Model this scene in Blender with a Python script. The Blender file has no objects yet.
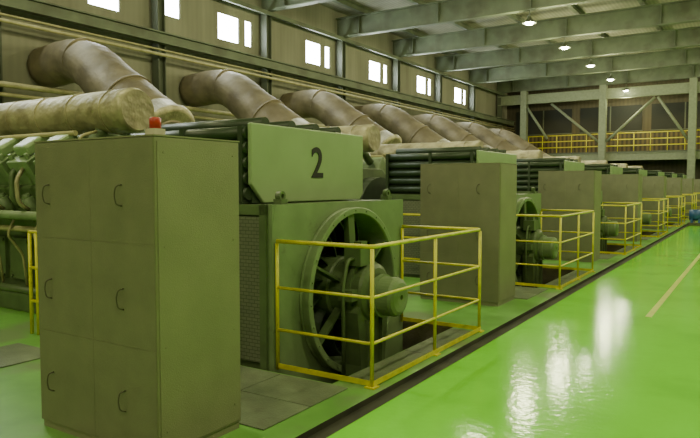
import bpy, bmesh, math
from mathutils import Vector, Matrix, noise

scene = bpy.context.scene
COL = scene.collection
PITCH = 6.3

# ------------------------------------------------------------------ materials
def mat(name, col, rough=0.5, metal=0.0, var=0.12, scale=6.0, bump=0.0, bscale=40.0, spots=None, spec=None):
    m = bpy.data.materials.new(name); m.use_nodes = True
    nt = m.node_tree; b = nt.nodes["Principled BSDF"]
    tc = nt.nodes.new("ShaderNodeTexCoord")
    n = nt.nodes.new("ShaderNodeTexNoise"); n.inputs["Scale"].default_value = scale
    n.inputs["Detail"].default_value = 5
    nt.links.new(tc.outputs["Object"], n.inputs["Vector"])
    r = nt.nodes.new("ShaderNodeValToRGB")
    r.color_ramp.elements[0].position = 0.3; r.color_ramp.elements[1].position = 0.7
    r.color_ramp.elements[0].color = (*[c*(1-var) for c in col], 1)
    r.color_ramp.elements[1].color = (*[min(1, c*(1+var)) for c in col], 1)
    nt.links.new(n.outputs["Fac"], r.inputs["Fac"])
    out = r.outputs["Color"]
    if spots:
        scol, ssc, thr = spots[:3]; wd = spots[3] if len(spots) > 3 else .12
        n2 = nt.nodes.new("ShaderNodeTexNoise"); n2.inputs["Scale"].default_value = ssc; n2.inputs["Detail"].default_value = 6
        nt.links.new(tc.outputs["Object"], n2.inputs["Vector"])
        r2 = nt.nodes.new("ShaderNodeValToRGB")
        r2.color_ramp.elements[0].position = thr; r2.color_ramp.elements[1].position = thr+wd
        r2.color_ramp.elements[0].color = (0,0,0,1); r2.color_ramp.elements[1].color = (1,1,1,1)
        nt.links.new(n2.outputs["Fac"], r2.inputs["Fac"])
        mx = nt.nodes.new("ShaderNodeMixRGB"); mx.inputs["Color2"].default_value = (*scol,1)
        nt.links.new(r2.outputs["Color"], mx.inputs["Fac"]); nt.links.new(out, mx.inputs["Color1"])
        out = mx.outputs["Color"]
    nt.links.new(out, b.inputs["Base Color"])
    b.inputs["Roughness"].default_value = rough; b.inputs["Metallic"].default_value = metal
    if spec is not None: b.inputs["Specular IOR Level"].default_value = spec
    if bump:
        n3 = nt.nodes.new("ShaderNodeTexNoise"); n3.inputs["Scale"].default_value = bscale
        nt.links.new(tc.outputs["Object"], n3.inputs["Vector"])
        bp = nt.nodes.new("ShaderNodeBump"); bp.inputs["Strength"].default_value = bump; bp.inputs["Distance"].default_value = 0.03
        nt.links.new(n3.outputs["Fac"], bp.inputs["Height"]); nt.links.new(bp.outputs["Normal"], b.inputs["Normal"])
    return m

def emis(name, col, s):
    m = bpy.data.materials.new(name); m.use_nodes = True
    b = m.node_tree.nodes["Principled BSDF"]
    b.inputs["Base Color"].default_value = (*col,1)
    b.inputs["Emission Color"].default_value = (*col,1); b.inputs["Emission Strength"].default_value = s
    return m

def wave_mat(name, c1, c2, scale, axis, rough=0.7, streak=0.3):
    m = bpy.data.materials.new(name); m.use_nodes = True
    nt = m.node_tree; b = nt.nodes["Principled BSDF"]
    tc = nt.nodes.new("ShaderNodeTexCoord")
    w = nt.nodes.new("ShaderNodeTexWave"); w.bands_direction = axis; w.inputs["Scale"].default_value = scale
    nt.links.new(tc.outputs["Object"], w.inputs["Vector"])
    mp = nt.nodes.new("ShaderNodeMapping"); mp.inputs["Scale"].default_value = (.7,.7,0.15)
    nt.links.new(tc.outputs["Object"], mp.inputs["Vector"])
    n = nt.nodes.new("ShaderNodeTexNoise"); n.inputs["Scale"].default_value = 1.2; n.inputs["Detail"].default_value = 7
    nt.links.new(mp.outputs["Vector"], n.inputs["Vector"])
    r = nt.nodes.new("ShaderNodeValToRGB")
    r.color_ramp.elements[0].position = 0.25; r.color_ramp.elements[1].position = 0.65
    r.color_ramp.elements[0].color = (*c2,1); r.color_ramp.elements[1].color = (*c1,1)
    nt.links.new(n.outputs["Fac"], r.inputs["Fac"])
    mx = nt.nodes.new("ShaderNodeMixRGB"); mx.blend_type='MULTIPLY'; mx.inputs["Fac"].default_value = streak
    nt.links.new(r.outputs["Color"], mx.inputs["Color1"]); nt.links.new(w.outputs["Color"], mx.inputs["Color2"])
    nt.links.new(mx.outputs["Color"], b.inputs["Base Color"]); b.inputs["Roughness"].default_value = rough
    return m

M = {}
M['cab'] = mat('cabinet_taupe_paint', (.225,.225,.138), .45, 0, .08, 3, .15, 120)
M['cab_shaded'] = mat('cabinet_paint_shaded', (.180,.180,.112), .45, 0, .10, 4, .15, 120)  # cabinet paint again, with the shade of the front side put into the colour
M['handle'] = mat('dull_steel', (.10,.095,.063), .5, .2)
M['lg'] = mat('light_green_paint', (.185,.262,.13), .42, 0, .14, 3, .05, 60, spots=((.125,.16,.08), 5, .62))
M['lg2'] = mat('pale_green_plate', (.26,.365,.18), .4, 0, .08, 2)
M['mg'] = mat('mid_green_paint', (.09,.135,.056), .45, 0, .2, 4)
M['dg'] = mat('dark_green_paint', (.025,.046,.019), .4, 0, .25, 4)
M['black'] = mat('black_paint', (.008,.008,.006), .5)
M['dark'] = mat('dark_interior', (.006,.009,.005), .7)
M['yel'] = mat('yellow_rail_paint', (.66,.60,.04), .42, 0, .15, 9, spots=((.28,.22,.03), 14, .66))
M['silver'] = mat('insulation_cladding', (.36,.33,.20), .45, .2, .35, 2.6, .9, 7, spots=((.16,.14,.075), 3.0, .48, .25))
M['duct'] = mat('lagged_exhaust_cladding', (.20,.168,.105), .55, .15, .3, 1.6, .8, 3.5, spots=((.105,.084,.05), 1.1, .46, .3))
M['pipe'] = mat('beige_pipe_paint', (.36,.33,.17), .45, 0, .2, 4)
M['beam'] = mat('grey_green_steel', (.11,.135,.083), .6, 0, .2, 1.2, spots=((.07,.077,.045), .8, .5, .2))
M['beamd'] = mat('dark_steel_paint', (.08,.095,.06), .55, 0, .2, 1.2)
M['ceil'] = wave_mat('roof_deck', (.26,.265,.185), (.16,.16,.108), 1.6, 'X', .8, .2)
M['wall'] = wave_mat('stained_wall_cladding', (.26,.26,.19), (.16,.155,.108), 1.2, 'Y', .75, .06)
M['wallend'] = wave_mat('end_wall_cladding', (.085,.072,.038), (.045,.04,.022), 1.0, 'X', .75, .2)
M['band'] = mat('muted_green_steel', (.21,.24,.16), .7)
M['win'] = emis('bright_window_glass', (.93,.98,1.0), 34)
M['lampglow'] = emis('lamp_glow', (1,.97,.78), 50)
M['conc'] = mat('concrete', (.12,.11,.07), .8, 0, .3, 3, .3, 30)
M['cover'] = mat('steel_trench_cover', (.145,.18,.105), .55, 0, .3, 3, .3, 60, spots=((.10,.105,.065), 2.5, .52,.2))
M['groove'] = mat('dark_channel', (.04,.042,.024), .7, 0, .4, 2.5, spots=((.018,.018,.010), 1.5, .5, .2))
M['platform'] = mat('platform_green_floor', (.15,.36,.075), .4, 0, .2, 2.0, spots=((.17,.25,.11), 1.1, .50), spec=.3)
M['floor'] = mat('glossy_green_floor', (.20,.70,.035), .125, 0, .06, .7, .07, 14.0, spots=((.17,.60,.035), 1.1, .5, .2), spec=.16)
M['line'] = mat('yellow_floor_line', (.62,.72,.14), .3)
M['red'] = mat('red_lens', (.45,.03,.014), .35)
M['white'] = mat('off_white_plastic', (.5,.48,.35), .5)
M['blue'] = mat('blue_paint', (.03,.10,.28), .4)
M['ochre'] = wave_mat('ochre_glow_cladding', (.15,.11,.028),(.05,.04,.013), .9,'X',.6,.8)  # warm light behind the mezzanine, painted in as ochre

def grid_mat():
    m = bpy.data.materials.new('vent_grille'); m.use_nodes = True
    nt = m.node_tree; b = nt.nodes["Principled BSDF"]
    tc = nt.nodes.new("ShaderNodeTexCoord"); mp = nt.nodes.new("ShaderNodeMapping")
    mp.inputs["Rotation"].default_value = (math.radians(90),0,0)
    br = nt.nodes.new("ShaderNodeTexBrick"); br.inputs["Scale"].default_value = 7
    br.inputs["Color1"].default_value=(.15,.165,.11,1); br.inputs["Color2"].default_value=(.13,.145,.10,1)
    br.inputs["Mortar"].default_value=(.06,.07,.045,1); br.inputs["Mortar Size"].default_value=.022
    nt.links.new(tc.outputs["Object"], mp.inputs["Vector"]); nt.links.new(mp.outputs["Vector"], br.inputs["Vector"])
    nt.links.new(br.outputs["Color"], b.inputs["Base Color"]); b.inputs["Roughness"].default_value=.6
    return m
M['grille'] = grid_mat()

# ------------------------------------------------------------------ mesh tools
def box(bm, x0,x1,y0,y1,z0,z1, mi=0, mtx=None):
    vs = [bm.verts.new(Vector((x,y,z)) if mtx is None else mtx @ Vector((x,y,z))) for x in (x0,x1) for y in (y0,y1) for z in (z0,z1)]
    for q in ((0,1,3,2),(4,6,7,5),(0,4,5,1),(2,3,7,6),(0,2,6,4),(1,5,7,3)):
        f = bm.faces.new([vs[i] for i in q]); f.material_index = mi

def frame_for(d):
    d = d.normalized(); up = Vector((0,0,1)) if abs(d.z) < .95 else Vector((0,1,0))
    a = d.cross(up).normalized(); return a, d.cross(a).normalized()

def tube(bm, pts, r, seg=14, fillet=0.0, fseg=6, mi=0, caps=True, smooth=True, step=0, dent=0):
    P = [Vector(p) for p in pts]
    if fillet > 0 and len(P) > 2:
        Q = [P[0]]
        for i in range(1, len(P)-1):
            a, b, c = P[i-1], P[i], P[i+1]
            fl = min(fillet, (a-b).length*.49, (c-b).length*.49)
            s = b + (a-b).normalized()*fl; e = b + (c-b).normalized()*fl
            for k in range(fseg+1):
                t = k/fseg; Q.append(s*(1-t)**2 + b*2*t*(1-t) + e*t*t)
        Q.append(P[-1]); P = Q
    if step:
        Q=[P[0]]
        for a,b in zip(P,P[1:]):
            n=max(1,round((b-a).length/step))
            for k in range(1,n+1): Q.append(a.lerp(b,k/n))
        P=Q
    rs = [r(p) for p in P] if callable(r) else (r if isinstance(r, (list,tuple)) else [r]*len(P))
    rings = []; a = None
    for i,p in enumerate(P):
        d = (P[min(i+1,len(P)-1)] - P[max(i-1,0)]).normalized()
        if a is None: a, b = frame_for(d)
        else:
            a = (a - d*a.dot(d)).normalized(); b = d.cross(a).normalized()
        ring=[]
        for k in range(seg):
            o = (a*math.cos(2*math.pi*k/seg) + b*math.sin(2*math.pi*k/seg))
            rr = rs[i]
            if dent: rr *= 1 + dent*noise.noise((p+o*rs[i])*2.2) + dent*.6*noise.noise((p+o*rs[i])*5.0)
            ring.append(bm.verts.new(p + o*rr))
        rings.append(ring)
    for i in range(len(rings)-1):
        for k in range(seg):
            f = bm.faces.new((rings[i][k], rings[i][(k+1)%seg], rings[i+1][(k+1)%seg], rings[i+1][k])); f.smooth = smooth; f.material_index = mi
    if caps:
        for rg in (rings[0], rings[-1]):
            f = bm.faces.new(rg); f.material_index = mi

def cyl(bm, p0, p1, r, seg=20, mi=0): tube(bm, [p0,p1], r, seg, mi=mi)

def lathe_x(bm, prof, cy, cz, seg=40, mi=0, closed=True):
    rings = [[bm.verts.new((x, cy + r*math.cos(2*math.pi*k/seg), cz + r*math.sin(2*math.pi*k/seg))) for k in range(seg)] for x,r in prof]
    n = len(rings); rng = range(n) if closed else range(n-1)
    for i in rng:
        j = (i+1) % n
        for k in range(seg):
            f = bm.faces.new((rings[i][k], rings[i][(k+1)%seg], rings[j][(k+1)%seg], rings[j][k])); f.material_index = mi

def prism_x(bm, poly, x0, x1, mi=0):
    a = [bm.verts.new((x0,y,z)) for y,z in poly]; b = [bm.verts.new((x1,y,z)) for y,z in poly]
    bm.faces.new(a).material_index = mi; bm.faces.new(b).material_index = mi
    for i in range(len(poly)):
        j = (i+1)%len(poly); bm.faces.new((a[i],a[j],b[j],b[i])).material_index = mi

def ibeam(bm, axis, c, l0, l1, w, h, z0, t=.06, ft=.08):
    def bx(a0,a1,b0,b1,z_0,z_1):
        if axis=='X': box(bm, a0,a1,b0,b1,z_0,z_1)
        else: box(bm, b0,b1,a0,a1,z_0,z_1)
    bx(l0,l1,c-w/2,c+w/2,z0,z0+ft); bx(l0,l1,c-w/2,c+w/2,z0+h-ft,z0+h); bx(l0,l1,c-t/2,c+t/2,z0+ft,z0+h-ft)

def obj(name, bm, mats, parent=None, loc=(0,0,0), bevel=0.0, sharp=True):
    bmesh.ops.recalc_face_normals(bm, faces=bm.faces[:])
    me = bpy.data.meshes.new(name); bm.to_mesh(me); bm.free()
    for m in (mats if isinstance(mats,(list,tuple)) else [mats]): me.materials.append(M[m] if isinstance(m,str) else m)
    o = bpy.data.objects.new(name, me); COL.objects.link(o); o.location = loc
    if parent: o.parent = parent
    if bevel:
        md = o.modifiers.new('bevel','BEVEL'); md.width = bevel; md.segments = 2; md.limit_method='ANGLE'
    return o

def tag(o, label, cat, group=None):
    o["label"] = label; o["category"] = cat
    if group: o["group"] = group
    return o

def root(name, loc, label, cat, group=None):
    e = bpy.data.objects.new(name, None); e.empty_display_size = .2; e.location = loc; COL.objects.link(e)
    return tag(e, label, cat, group)

ORIG = set()
def copy_tree(src, loc, label=None):
    def rec(o, par):
        c = o.copy(); COL.objects.link(c)
        if par is not None:
            c.parent = par
        for ch in list(o.children):
            if ch.name in ORIG: rec(ch, c)
        return c
    r = rec(src, None); r.location = loc
    if label: r["label"] = label
    return r
def freeze(o):
    ORIG.add(o.name)
    for c in o.children: freeze(c)

B = bmesh.new

# ------------------------------------------------------------------ setting
X0, X1, Y0, Y1, ZC = -19.7, 9.0, -10.0, 57.5, 11.2
GY = [6.1 + PITCH*i for i in range(8)]
GX0 = -2.73
bm = B()
def quad(x0,x1,y0,y1,z,mi):
    bm.faces.new([bm.verts.new(v) for v in ((x0,y0,z),(x1,y0,z),(x1,y1,z),(x0,y1,z))]).material_index = mi
PX0, PX1 = -6.7, -3.2
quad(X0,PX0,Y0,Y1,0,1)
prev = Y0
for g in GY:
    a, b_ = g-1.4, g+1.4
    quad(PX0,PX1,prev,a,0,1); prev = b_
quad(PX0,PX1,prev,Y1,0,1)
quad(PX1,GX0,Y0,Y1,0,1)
quad(GX0,-2.54,Y0,Y1,-.05,2)
for x in (GX0,-2.54):
    bm.faces.new([bm.verts.new(v) for v in ((x,Y0,-.05),(x,Y1,-.05),(x,Y1,0),(x,Y0,0))]).material_index = 2
quad(-2.54,X1,Y0,Y1,0,0)
for g in GY:
    a,b_ = g-1.4,g+1.4
    quad(PX0,PX1,a,b_,-.8,3)
    for (p,q) in (((PX0,a),(PX1,a)),((PX1,a),(PX1,b_)),((PX1,b_),(PX0,b_)),((PX0,b_),(PX0,a))):
        bm.faces.new([bm.verts.new(v) for v in ((p[0],p[1],-.8),(q[0],q[1],-.8),(q[0],q[1],0),(p[0],p[1],0))]).material_index = 3
me = bpy.data.meshes.new('floor'); 
for f in bm.faces:
    f.normal_update()
    if abs(f.normal.z) > .5 and f.normal.z < 0: f.normal_flip()
bm.to_mesh(me); bm.free()
for k in ('floor','platform','groove','conc'): me.materials.append(M[k])
fl = bpy.data.objects.new('floor', me); COL.objects.link(fl); fl["kind"]="structure"

def struct(name, args, m):
    b = B(); box(b,*args); o = obj(name,b,m); o["kind"]="structure"; return o
struct('ceiling',(X0,X1,Y0,Y1,ZC,ZC+.2),'ceil')
struct('wall_right',(X1,X1+.2,Y0,Y1,-.1,ZC),'wall')
struct('wall_back',(X0,X1,Y0-.2,Y0,-.1,ZC),'wall')
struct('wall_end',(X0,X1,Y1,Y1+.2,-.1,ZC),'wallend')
struct('trim_2',(X0+.3,X1-.3,Y1-.05,Y1-.005,4.4,6.0),'ochre')  # added band whose ochre colour stands in for yellow light on the wall
wins = []
for i in range(-2,5):
    yc = 20.9 + PITCH*i
    wins.append((yc-.56, yc+.74, 8.0, 9.12))
    if i >= 0: wins.append((yc+1.15, yc+1.58, 8.0, 9.12))
wins.append((17.3, 18.2, 8.35, 9.12))
wins.sort()
bm = B()
box(bm, X0-.2,X0,Y0,Y1,-.1,8.0); box(bm, X0-.2,X0,Y0,Y1,9.12,ZC)
p = Y0
for (a,b_,z0,z1) in wins:
    box(bm, X0-.2,X0,p,a,8.0,9.12)
    if z0 > 8.0: box(bm, X0-.2,X0,a,b_,8.0,z0)
    p = b_
box(bm, X0-.2,X0,p,Y1,8.0,9.12)
w = obj('wall_left',bm,'wall'); w["kind"]="structure"
for i,(a,b_,z0,z1) in enumerate(wins):
    bm = B(); box(bm, X0-.09,X0-.05,a,b_,z0,z1,0)
    box(bm, X0-.05,X0-.02,a,a+.025,z0,z1,1); box(bm, X0-.05,X0-.02,b_-.025,b_,z0,z1,1)
    box(bm, X0-.05,X0-.02,a,b_,z0,z0+.03,1)
    o = obj('window_%d'%(i+1),bm,['win','beam']); o["kind"]="structure"

# steel structure ---------------------------------------------------------
cols_y = [10.55 + PITCH*i for i in range(-3,8)]
bm = B(); 
box(bm,-.18,.18,-.18,-.14,0,9.7); box(bm,-.18,.18,.14,.18,0,9.7); box(bm,-.03,.03,-.14,.14,0,9.7)
box(bm,-.26,.26,-.26,.26,0,.04)
c0 = obj('steel_column',bm,'beamd',loc=(X0+.3,cols_y[0],0)); tag(c0,"tall grey-green steel wall column carrying a roof girder","column","steel columns along the windowed wall")
for y in cols_y[1:]:
    c = c0.copy(); c.location.y = y; COL.objects.link(c)
bm = B(); ibeam(bm,'X',0,X0+.05,X1-.05,.36,1.05,0,.05,.06)
for x in [X0+1.5+4.6*k for k in range(6)]:
    box(bm,x-.02,x+.02,-.17,.17,.06,.99)
g0 = obj('roof_girder',bm,'beam',loc=(0,cols_y[0],9.72)); tag(g0,"deep grey-green steel roof girder spanning the hall","beam","roof girders")
for y in cols_y[1:]:
    c = g0.copy(); c.location.y = y; COL.objects.link(c)
bm = B(); ibeam(bm,'Y',0,Y0+.05,Y1-.05,.2,.3,0,.04,.04)
p0 = obj('roof_purlin',bm,'beam',loc=(X0+1.6,0,10.89)); tag(p0,"slim grey-green steel purlin under the roof deck","beam","roof purlins")
for k in range(1,9):
    c = p0.copy(); c.location.x = X0+1.6+3.2*k; COL.objects.link(c)
bm = B(); ibeam(bm,'Y',0,Y0+.1,Y1-.1,.3,.42,0,.05,.05)
o = obj('crane_rail_beam',bm,'beam',loc=(X0+.66,0,7.05)); tag(o,"long horizontal steel crane rail beam below the windows","beam")
bm = B(); box(bm,-.06,.06,Y0+.1,Y1-.1,0,.18)
o = obj('wall_rail',bm,'beam',loc=(X0+.55,0,9.5)); tag(o,"thin steel tie rail above the high windows","beam")
for z,r in ((4.75,.09),(4.45,.06),(3.6,.10),(6.62,.06),(6.80,.035)):
    bm = B(); tube(bm,[(0,Y0+.2,0),(0,Y1-.3,0)],r,10)
    o = obj('wall_pipe',bm,'pipe',loc=(X0+.75,0,z)); tag(o,"long beige service pipe running along the wall","pipe","service pipes on the wall")

# high bay lamps -----------------------------------------------------------
def lamp_thing(x,y):
    r = root('high_bay_lamp',(x,y,9.72),"round high bay lamp hanging lit from a roof girder","lamp","high bay lamps")
    b = B(); cyl(b,(0,0,0),(0,0,-.25),.02,8); obj('lamp_rod',b,'beamd',r)
    b = B(); tube(b,[(0,0,-.25),(0,0,-.38),(0,0,-.40),(0,0,-.58)],[.09,.09,.13,.30],20,caps=False); obj('lamp_shade',b,'beamd',r)
    b = B(); tube(b,[(0,0,-.48),(0,0,-.56),(0,0,-.64)],[.08,.21,.14],16); obj('bulb',b,'lampglow',r)
    return r
L0 = lamp_thing(-9.1, cols_y[0]); freeze(L0)
lp = [(x,y) for x in (-9.1,1.6) for y in cols_y]
for (x,y) in lp[1:]:
    copy_tree(L0,(x,y,9.72))
LC = (1,.965,.55)
for (x,y) in lp:
    ld = bpy.data.lights.new('lamp_light','POINT'); ld.shadow_soft_size=.40; ld.energy = 610; ld.color=LC
    lo = bpy.data.objects.new('lamp_light',ld); COL.objects.link(lo); lo.location=(x,y,8.60)
for y in (8,20.9,33.5,46):
    ld = bpy.data.lights.new('daylight','AREA'); ld.shape='RECTANGLE'; ld.size=10; ld.size_y=1.4; ld.energy=420; ld.color=(.92,1,.86)
    lo = bpy.data.objects.new('daylight',ld); COL.objects.link(lo); lo.location=(X0+1.0,y,8.7)
    lo.rotation_euler=(math.radians(70),0,math.radians(-90))

# ------------------------------------------------------------------ cabinets
def make_cabinet(loc):
    r = root('electrical_cabinet',loc,"tall taupe steel electrical cabinet standing beside a green generator","cabinet","taupe cabinets along the aisle")
    W,D,H = 1.28,.77,2.1
    b = B(); box(b,0,W,0,D,.05,H); obj('body',b,'cab',r,bevel=.008)
    b = B(); box(b,.01,W-.01,.01,D-.01,0,.05); obj('plinth',b,'cab',r)
    b = B(); box(b,-.004,W+.004,-.004,D+.004,H,H+.01); obj('top_panel',b,'cab',r)
    for i in range(2):
        for j in range(3):
            x0 = .004 + i*.636; z0 = .056 + j*.68
            b = B(); box(b,x0,x0+.634,-.004,-.001,z0,z0+.678)
            d = obj('door',b,'cab_shaded',r)
            hx = x0+.17 if i==0 else x0+.33
            b = B(); tube(b,[(hx,-.004,z0+.24),(hx-.02,-.036,z0+.25),(hx-.035,-.040,z0+.31),(hx-.02,-.036,z0+.37),(hx,-.004,z0+.38)],.0045,8,.03)
            obj('handle',b,'handle',d)
    b = B(); box(b,W+.001,W+.005,.02,D-.02,.07,H-.03)
    for z in (.2,.75,1.4,2.0):
        for y in (.07,D-.07): cyl(b,(W+.005,y,z),(W+.009,y,z),.007,8)
    obj('side_panel',b,'cab',r)
    return r
C0 = make_cabinet((-4.46,2.71,0)); freeze(C0)
for i in range(1,8):
    copy_tree(C0,(-4.46,2.71+PITCH*i,0))
r = root('warning_beacon',(-3.34,2.86,2.11),"small red warning beacon on a cream base on the cabinet top","beacon")
b = B(); box(b,-.045,.045,-.045,.045,0,.05); obj('base',b,'white',r)
b = B(); tube(b,[(0,0,.05),(0,0,.115),(0,0,.125)],[.038,.038,.028],16); obj('lens',b,'red',r)

# ------------------------------------------------------------------ generators
CZ = .61+.8
def make_gen(gy):
    r = root('generator',(-5,gy,-.8),"large green generator with a round open end facing the aisle","generator","green generators")
    ox = 5.0
    FX = -3.93+ox; BX = -6.3+ox; HW=1.34; ZT=1.6+.8
    RO=.91
    b = B()
    N=48; R=RO-.05
    inner=[];outer=[];inner2=[];outer2=[]
    for k in range(N):
        a = 2*math.pi*k/N + math.pi/4; cy,sz = math.cos(a), math.sin(a)
        ty = HW/abs(cy) if abs(cy)>1e-6 else 1e9
        tz = ((ZT-CZ) if sz>0 else CZ)/abs(sz) if abs(sz)>1e-6 else 1e9
        t = min(ty,tz)
        for lst,x,rr in ((inner,FX,R),(outer,FX,t),(inner2,FX-.06,R),(outer2,FX-.06,t)):
            lst.append(b.verts.new((x, cy*rr, CZ+sz*rr)))
    for k in range(N):
        j=(k+1)%N
        b.faces.new((inner[k],inner[j],outer[j],outer[k])); b.faces.new((inner2[k],outer2[k],outer2[j],inner2[j]))
        b.faces.new((inner[k],inner2[k],inner2[j],inner[j])); b.faces.new((outer[k],outer[j],outer2[j],outer2[k]))
    for s in (-1,1):
        box(b,FX-.055,FX-.003,min(s*HW,s*1.0),max(s*HW,s*1.0),ZT-.28,ZT)
        box(b,FX-.055,FX-.003,min(s*HW,s*1.12),max(s*HW,s*1.12),0,.9)
    obj('front_plate',b,'lg',r)
    b = B()
    box(b,BX,FX-.06,-HW+.02,-HW+.08,0,ZT-.01); box(b,BX,FX-.06,HW-.08,HW-.02,0,ZT-.01)
    box(b,BX,FX-.06,-HW+.02,HW-.02,ZT-.06,ZT-.01); box(b,BX-.06,BX,-HW+.02,HW-.02,0,ZT-.01); box(b,BX,FX-.06,-HW+.08,HW-.08,0,.06)
    obj('stator_frame',b,'mg',r)
    b = B(); box(b,BX+.15,FX-.12,-HW-.02,-HW+.015,.85,ZT-.12); obj('side_grille',b,'grille',r)
    b = B()
    for x in (BX+.08,FX-.10): box(b,x-.04,x+.04,-HW-.03,-HW+.02,0,ZT)
    box(b,BX+.04,FX-.06,-HW-.03,-HW+.02,ZT-.10,ZT)
    obj('side_flange',b,'mg',r)
    DL=.13
    b = B(); lathe_x(b,[(FX+.004,RO+.015),(FX+.02,RO+.015),(FX+.03,RO),(FX+DL-.03,RO),(FX+DL-.03,RO+.02),(FX+DL,RO+.02),(FX+DL+.005,RO+.01),(FX+DL+.005,RO-.045),(FX+DL-.01,RO-.055),(FX-.38,RO-.055),(FX-.38,RO-.03),(FX+.004,RO-.03)],0,CZ,64)
    for k in range(24):
        a = 2*math.pi*k/24+.05; y,z = (RO-.015)*math.cos(a), CZ+(RO-.015)*math.sin(a)
        cyl(b,(FX+DL,y,z),(FX+DL+.018,y,z),.010,6)
    obj('drum_casing',b,'lg',r)
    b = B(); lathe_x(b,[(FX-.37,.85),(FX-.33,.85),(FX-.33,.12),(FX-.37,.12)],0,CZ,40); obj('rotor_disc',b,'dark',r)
    for k in range(12):
        b = B(); a0 = 2*math.pi*k/12; prevs=None
        for q in range(9):
            t=q/8; rr=.34+.48*t; a=a0+.42*t*t+.08*t
            tw = .12*(1-t)
            pts=[(FX-.30,rr,a-tw*.5),(FX-.11,rr,a+tw*.5+.10),(FX-.11,rr,a+tw*.5+.135),(FX-.30,rr,a-tw*.5+.035)]
            vs=[b.verts.new((x,rad*math.cos(an),CZ+rad*math.sin(an))) for x,rad,an in pts]
            if prevs:
                for i in range(4):
                    j=(i+1)%4; b.faces.new((prevs[i],prevs[j],vs[j],vs[i]))
            else: b.faces.new(vs)
            prevs=vs
        b.faces.new(prevs)
        obj('fan_blade',b,'dg',r)
    b = B(); lathe_x(b,[(FX-.32,.38),(FX-.06,.36),(FX-.04,.34),(FX-.04,.2),(FX-.32,.2)],0,CZ,36); obj('fan_hub',b,'mg',r)
    for ang in (0,60,120,180,240,300):
        b = B(); m = Matrix.Translation((0,0,CZ)) @ Matrix.Rotation(math.radians(ang+6),4,'X')
        box(b,FX+.00,FX+DL-.03,-.014,.014,.2,RO-.05,0,m)
        if ang in (0,180): box(b,FX+DL-.06,FX+DL-.03,-.06,.06,.2,RO-.05,0,m)
        obj('spoke',b,'mg',r)
    b = B(); lathe_x(b,[(FX-.04,.32),(FX+.33,.32),(FX+.365,.305),(FX+.39,.26),(FX+.40,.21),(FX+.40,.05),(FX-.04,.05)],0,CZ,40)
    lathe_x(b,[(FX+.20,.365),(FX+.25,.365),(FX+.25,.31),(FX+.20,.31)],0,CZ,40)
    box(b,FX+.16,FX+.33,-.44,-.30,CZ-.06,CZ+.06); box(b,FX+.16,FX+.33,.30,.44,CZ-.06,CZ+.06)
    obj('bearing_housing',b,'mg',r)
    b = B(); lathe_x(b,[(FX+.40,.215),(FX+.63,.215),(FX+.665,.20),(FX+.685,.16),(FX+.695,.09),(FX+.695,.03),(FX+.40,.03)],0,CZ-.04,36)
    lathe_x(b,[(FX+.44,.24),(FX+.48,.24),(FX+.48,.20),(FX+.44,.20)],0,CZ-.04,32)
    obj('exciter',b,'lg',r)
    b = B(); poly=[(-.36,0),(.36,0),(.26,.62),(.34,CZ-.20),(.28,CZ-.12),(-.28,CZ-.12),(-.34,CZ-.20),(-.26,.62)]
    prism_x(b,poly,FX+DL+.01,FX+.34)
    for y in (-.15,.15): box(b,FX+.34,FX+.38,y-.02,y+.02,.05,CZ-.3)
    obj('pedestal',b,'mg',r)
    b = B(); box(b,FX+.12,FX+.33,-.26,.04,CZ+.30,CZ+.49); box(b,FX+.18,FX+.28,-.16,-.04,CZ+.49,CZ+.56); obj('terminal_box',b,'mg',r)
    b = B(); tube(b,[(FX+.24,-.24,CZ+.38),(FX+.24,-.38,CZ+.38),(FX+.24,-.47,CZ+.10),(FX+.24,-.45,.3)],.022,8,.08); obj('conduit',b,'mg',r)
    UX0,UX1,UY,UZ0,UZ1 = -6.35+ox,-4.4+ox,1.1,ZT,2.43+.8
    b = B(); poly=[(-UY,UZ0+.20),(-UY+.20,UZ0+.001),(UY-.08,UZ0+.001),(UY,UZ0+.08),(UY,UZ1),(-UY,UZ1)]
    prism_x(b,poly,UX1-.05,UX1); obj('number_plate',b,'lg2',r,bevel=.012)
    b = B(); box(b,UX0,UX1-.05,-UY+.07,UY-.07,UZ0,UZ1-.05); obj('cooler_housing',b,'dg',r)
    for k in range(5):
        for s in (-1,1):
            b = B(); z = UZ0+.10+k*.158; tube(b,[(UX0+.05,s*(UY-.035),z),(UX1-.06,s*(UY-.035),z)],.068,12); obj('cooling_tube',b,'dg',r)
    for x in (UX0+.03,(UX0+UX1)/2,UX1-.12):
        b = B(); box(b,x-.03,x+.03,-UY-.04,-UY+.08,UZ0,UZ1-.03); obj('tube_bracket',b,'dg',r)
    for k in range(4):
        b = B(); tube(b,[(UX0+.05,-UY+.35+k*.47,UZ1+.02),(UX1-.1,-UY+.35+k*.47,UZ1+.02)],.07,12); obj('roof_tube',b,'dg',r)
    for y in (-1.1,1.05):
        b = B(); box(b,FX-.14,FX-.04,y-.05,y+.05,ZT,ZT+.05); lathe_x(b,[(FX-.12,.05),(FX-.06,.05),(FX-.06,.025),(FX-.12,.025)],y,ZT+.08,12); obj('lifting_lug',b,'mg',r)
    return r
G0 = make_gen(GY[0]); freeze(G0)
G0["label"] = "large green generator marked 2 with a round open end"
cu = bpy.data.curves.new('number_tmp','FONT'); cu.body = "2"; cu.size = .50; cu.extrude=.004; cu.offset=.006; cu.align_x='CENTER'
to = bpy.data.objects.new('number_tmp',cu); COL.objects.link(to)
bpy.context.view_layer.update()
dg = bpy.context.evaluated_depsgraph_get()
me = bpy.data.meshes.new_from_object(to.evaluated_get(dg)); me.materials.clear(); me.materials.append(M['black'])
bpy.data.objects.remove(to)
no = bpy.data.objects.new('painted_number',me); COL.objects.link(no); no.parent = G0
no.rotation_euler=(math.radians(90),0,math.radians(90)); no.location=(.606,.06,1.94-.06+.8)
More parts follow.
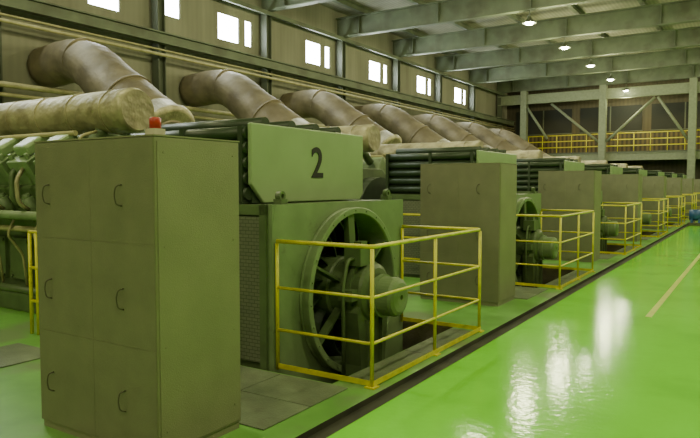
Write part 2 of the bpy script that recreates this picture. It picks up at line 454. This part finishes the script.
for i in range(1,8):
    copy_tree(G0,(-5,GY[i],-.8),"large green generator with a round open end facing the aisle")

# ------------------------------------------------------------------ railings
def make_rail(gy):
    r = root('safety_railing',(-2.84,gy,0),"yellow tubular steel safety railing around a generator end","railing","yellow railings around the generators")
    xa = -1.065; ya,yb = -1.30,1.27; H=1.25
    for (x,y) in ((xa,ya),(0,ya),(0,0),(0,yb),(xa,yb)):
        b = B(); cyl(b,(x,y,0),(x,y,H-.02),.018,12)
        if x == 0: box(b,x-.05,x+.05,y-.05,y+.05,0,.012)
        obj('post',b,'yel',r)
    for nm,z,rr in (('top_rail',H,.020),('middle_rail',.80,.015),('lower_rail',.39,.015)):
        b = B(); tube(b,[(xa,ya,z),(0,ya,z),(0,yb,z),(xa,yb,z)],rr,12,.06); obj(nm,b,'yel',r)
    b = B(); box(b,xa,.02,ya-.008,ya+.0,.012,.06); box(b,.012,.02,ya,yb,.012,.06); box(b,xa,.02,yb,yb+.008,.012,.06); obj('toe_board',b,'yel',r)
    return r
R0 = make_rail(GY[0]); freeze(R0)
for i in range(1,8): copy_tree(R0,(-2.84,GY[i],0))
def make_siderail(y):
    r = root('walkway_railing',(-7.35,y,0),"yellow tubular railing beside a diesel engine","railing","yellow railings beside the engines")
    for x in (0,.14,1.2,2.3):
        b = B(); cyl(b,(x,0,0),(x,0,1.22),.022,10); obj('post',b,'yel',r)
    for nm,z in (('top_rail',1.23),('middle_rail',.8),('lower_rail',.4)):
        b = B(); tube(b,[(0,0,z),(2.3,0,z)],.02,10); obj(nm,b,'yel',r)
    return r
S0 = make_siderail(4.37); freeze(S0)
for i in range(1,8): copy_tree(S0,(-7.35,4.37+PITCH*i,0))

# ------------------------------------------------------------------ engines
def make_engine(gy):
    r = root('diesel_engine',(-7.1,gy,0),"long green diesel engine under a pale clad exhaust manifold","engine","diesel engines")
    L = 5.6
    b = B(); prism_x(b,[(-1.05,0),(1.05,0),(1.05,.25),(.85,.30),(.85,1.15),(1.15,1.75),(.55,2.15),(-.55,2.15),(-1.15,1.75),(-.85,1.15),(-.85,.30),(-1.05,.25)],-L,-.3)
    obj('engine_block',b,'mg',r,bevel=.02)
    b = B(); lathe_x(b,[(-.3,.95),(-.02,.95),(-.02,.2),(-.3,.2)],0,1.0,32); box(b,-.3,-.05,-.9,.9,0,.6); obj('flywheel_cover',b,'dg',r)
    for s in (-1,1):
        for k in range(8):
            x = -.66 - k*.62
            b = B(); box(b,x-.24,x+.24,s*.85,s*.90,.42,1.02)
            for (dx,dz) in ((-.2,.46),(.2,.46),(-.2,.98),(.2,.98)): cyl(b,(x+dx,s*.90,dz),(x+dx,s*.93,dz),.022,6)
            obj('crankcase_door',b,'mg',r)
            m = Matrix.Translation((x,s*.86,1.98)) @ Matrix.Rotation(-s*math.radians(32),4,'X')
            b = B(); box(b,-.24,.24,-.30,.30,-.05,.32,0,m)
            for (dx,dy) in ((-.19,-.22),(.19,-.22),(-.19,.22),(.19,.22)):
                p0 = m @ Vector((dx,dy,.30)); p1 = m @ Vector((dx,dy,.40)); cyl(b,p0,p1,.035,8)
            h = obj('cylinder_head',b,'lg',r,bevel=.012)
            b = B(); box(b,-.16,.16,-.17,.17,.32,.48,0,m); obj('rocker_cover',b,'lg2',h,bevel=.04)
            b = B(); tube(b,[(x+.1,s*1.17,1.45),(x+.1,s*1.32,1.55),(x+.1,s*1.34,1.85),(x+.05,s*1.15,2.1)],.03,8,.08); obj('fuel_line',b,'silver',r)
            b = B(); tube(b,[(x-.16,s*1.14,1.5),(x-.16,s*1.25,1.6),(x-.16,s*1.25,1.95),(x-.14,s*1.05,2.15)],.04,8,.08); obj('cooling_line',b,'mg',r)
            b = B(); tube(b,[(x+.25,s*1.12,1.3),(x+.25,s*1.22,1.1),(x+.25,s*1.0,.8),(x+.25,s*.95,.35)],.018,6,.08); obj('drain_line',b,'pipe',r)
            b = B(); cyl(b,(x,s*.98,1.32),(x,s*1.14,1.62),.085,12); cyl(b,(x,s*1.12,1.58),(x,s*1.16,1.66),.05,8); obj('fuel_pump',b,'lg',r)
            b = B(); tube(b,[(x,s*.62,2.30),(x,s*.40,2.50),(x,-.30+s*.1,2.62)],.09,10,.05); obj('exhaust_branch',b,'mg',r)
            b = B(); tube(b,[(x+.3,s*1.02,2.0),(x+.3,s*.95,2.42),(x+.3,s*.70,2.50)],.022,6,.08); obj('vent_line',b,'pipe',r)
        b = B(); tube(b,[(-.5,s*1.24,1.38),(-L+.3,s*1.24,1.38)],.06,12); obj('fuel_rail',b,'lg',r)
        b = B(); tube(b,[(-.5,s*1.10,1.18),(-L+.3,s*1.10,1.18)],.04,12); obj('return_rail',b,'pipe',r)
        b = B(); tube(b,[(-.4,s*.98,2.46),(-L+.3,s*.98,2.46)],.035,10); obj('vent_rail',b,'pipe',r)
        b = B(); tube(b,[(-.4,s*1.0,.30),(-L+.2,s*1.0,.30)],.06,12); obj('oil_rail',b,'mg',r)
    b = B(); tube(b,[(-L+.1,-.30,2.80),(-.06,-.30,2.80),(-.0,-.30,2.80)],lambda p: .30 if p.x<-.04 else .27,28,step=.16,dent=.025)
    for k in range(7):
        x=-.45-k*.75; tube(b,[(x-.018,-.30,2.80),(x+.018,-.30,2.80)],.31,28)
    obj('exhaust_manifold',b,'silver',r)
    b = B(); lathe_x(b,[(-L-.8,.25),(-L-.75,.50),(-L-.35,.55),(-L-.25,.35),(-L,.35),(-L,.05),(-L-.8,.05)],0,1.9,28)
    box(b,-L-.8,-L-.02,-.5,.5,0,1.4)
    obj('turbocharger',b,'mg',r)
    return r
E0 = make_engine(GY[0]); freeze(E0)
for i in range(1,8): copy_tree(E0,(-7.1,GY[i],0))

def make_duct(gy):
    r = root('exhaust_duct',(-14.9,gy,0),"big brown lagged exhaust duct rising beside an engine to the wall","duct","lagged exhaust ducts")
    def rad(p): return .66 + .20*max(0,min(1,(p.x+3.2)/3.6))
    b = B(); tube(b,[(.35,0,0),(.35,0,3.0)],.45,24); box(b,-.2,.9,-.65,.65,0,.15); obj('riser',b,'duct',r)
    a = Vector((.74,0,3.18)); e = Vector((-2.75,0,5.70)); d=(e-a).normalized()
    pts = [a,e,(-4.70,0,5.56)]
    b = B(); tube(b,pts,rad,40,.95,5,step=.2,dent=.035)
    for (p,dd) in ((Vector((-2.80,0,5.58)),Vector((-1,0,.28))),):
        dd=dd.normalized(); tube(b,[p-dd*.02,p+dd*.02],rad(p)+.025,36)
    obj('duct_shell',b,'duct',r)
    for t in (.42,):
        p = a.lerp(e,t)
        b = B(); tube(b,[p-d*.035,p+d*.035],rad(p)+.05,32); obj('duct_flange',b,'duct',r)
    b = B(); tube(b,[a-d*.16,a-d*.12,a-d*.02,a,a+d*.55],[.86,.99,1.0,.93,.86],36); obj('flared_end',b,'silver',r)
    b = B(); tube(b,[a-d*.20,a-d*.15],[.55,.6],28); obj('end_cap',b,'duct',r)
    return r
D0 = make_duct(GY[0]); freeze(D0)
for i in range(1,8): copy_tree(D0,(-14.9,GY[i],0))

# ------------------------------------------------------------------ covers & floor marks
bm = B(); box(bm,-1.26,-1.18,9.4,Y1-.5,0.001,.004)
o = obj('trim_1',bm,'line'); o["kind"]="structure"
def plate(x0,x1,y0,y1,lab="worn grey-green steel trench cover lying in the floor"):
    b = B(); box(b,0,x1-x0,0,y1-y0,0,.010)
    o = obj('trench_cover',b,'cover',loc=(x0,y0,.001),bevel=.003); tag(o,lab,"floor cover","trench covers"); return o
for i in range(8):
    y = PITCH*i
    plate(-4.44,-3.76,y+3.52,y+4.66); plate(-3.75,-3.0,y+3.52,y+4.09); plate(-3.75,-3.0,y+4.10,y+4.66)
    plate(-3.18,-2.92,y+4.90,y+6.05); plate(-3.18,-2.92,y+6.06,y+7.30)
    plate(-7.0,-6.2,y+3.2,y+4.0)

# ------------------------------------------------------------------ far end mezzanine
YE = 54.6
for x in (-17.2,-10.8,-4.4,2.0):
    bm = B(); box(bm,-.26,.26,-.26,-.20,0,9.7); box(bm,-.26,.26,.20,.26,0,9.7); box(bm,-.06,.06,-.20,.20,0,9.7); box(bm,-.3,.3,-.3,.3,0,.05)
    o = obj('mezzanine_column',bm,'band',loc=(x,YE,0)); tag(o,"grey-green steel column at the end of the hall","column","columns at the end of the hall")
r = root('mezzanine',(-8,YE,4.1),"raised steel mezzanine walkway across the end of the hall","mezzanine")
b = B(); box(b,X0+.2+8,X1-.2+8,.25,2.8,.2,.3); obj('deck',b,'beamd',r)
b = B(); ibeam(b,'X',.35,X0+.2+8,X1-.2+8,.2,.6,-.42,.05,.05); obj('edge_beam',b,'band',r)
x = X0+.4+8
while x < X1-.4+8:
    b = B(); cyl(b,(x,.35,.3),(x,.35,1.75),.035,6); obj('guard_post',b,'yel',r); x += 1.2
for z in (1.75,1.25,.75):
    b = B(); tube(b,[(X0+.3+8,.35,z),(X1-.3+8,.35,z)],.045,6); obj('guard_rail',b,'yel',r)
for (x0,x1) in ((-11.1,-14.9),(-10.5,-7.0),(-17.0,-15.2),(-4.7,-6.8)):
    b = B(); tube(b,[(x0,YE,5.2 if x0 != -17.0 else 8.4),(x1,YE,8.5 if x0 != -17.0 else 5.6)],.11,8); o = obj('diagonal_brace',b,'band'); tag(o,"grey-green diagonal steel brace between end columns","brace","diagonal braces at the end of the hall")
b = B(); ibeam(b,'X',0,X0+.2,X1-.2,.3,.8,0,.06,.08); o = obj('tie_beam',b,'band',loc=(0,YE,8.6)); tag(o,"deep grey-green steel beam across the end of the hall","beam")
for k in range(4):
    b = B(); x0 = -18.8+k*5.6; box(b,x0,x0+4.9,Y1-.06,Y1-.01,6.2,8.3,0)
    box(b,x0-.05,x0+4.95,Y1-.09,Y1-.06,6.14,6.22,1); box(b,x0+2.4,x0+2.5,Y1-.09,Y1-.06,6.2,8.3,1)
    o = obj('window_%d'%(60+k),b,['dark','beamd']); o["kind"]="structure"
ld = bpy.data.lights.new('mezzanine_light','AREA'); ld.shape='RECTANGLE'; ld.size=16; ld.size_y=.6; ld.energy=170; ld.color=(1,.74,.22)
lo = bpy.data.objects.new('mezzanine_light',ld); COL.objects.link(lo); lo.location=(-9,YE+1.2,7.6)
r = root('pump_unit',(-2.2,31.5,0),"small blue pump unit on a skid beside the aisle","pump")
b = B(); box(b,-.4,.4,-.3,.3,0,.12); obj('skid',b,'handle',r)
b = B(); tube(b,[(-.35,0,.45),(.15,0,.45)],.24,20); obj('motor',b,'blue',r)
b = B(); tube(b,[(.15,0,.45),(.4,0,.45)],.16,16); tube(b,[(.28,0,.45),(.28,0,.85),(.28,.2,.95)],.06,10,.08); obj('pump_head',b,'blue',r)
for x in (-.3,.0):
    b = B(); box(b,x,x+.1,-.2,.2,.12,.3); obj('mount',b,'blue',r)

# ------------------------------------------------------------------ world, camera
w = bpy.data.worlds.new('w'); scene.world = w; w.use_nodes = True
w.node_tree.nodes['Background'].inputs[0].default_value=(.6,.7,.55,1); w.node_tree.nodes['Background'].inputs[1].default_value=.5
cam = bpy.data.cameras.new('camera'); co = bpy.data.objects.new('camera',cam); COL.objects.link(co)
cam.sensor_width=36; cam.lens=640/700*36; cam.clip_end=200
co.location=(0,0,1.8); co.rotation_euler=(math.radians(90-3.13),0,math.radians(32.6))
scene.camera = co
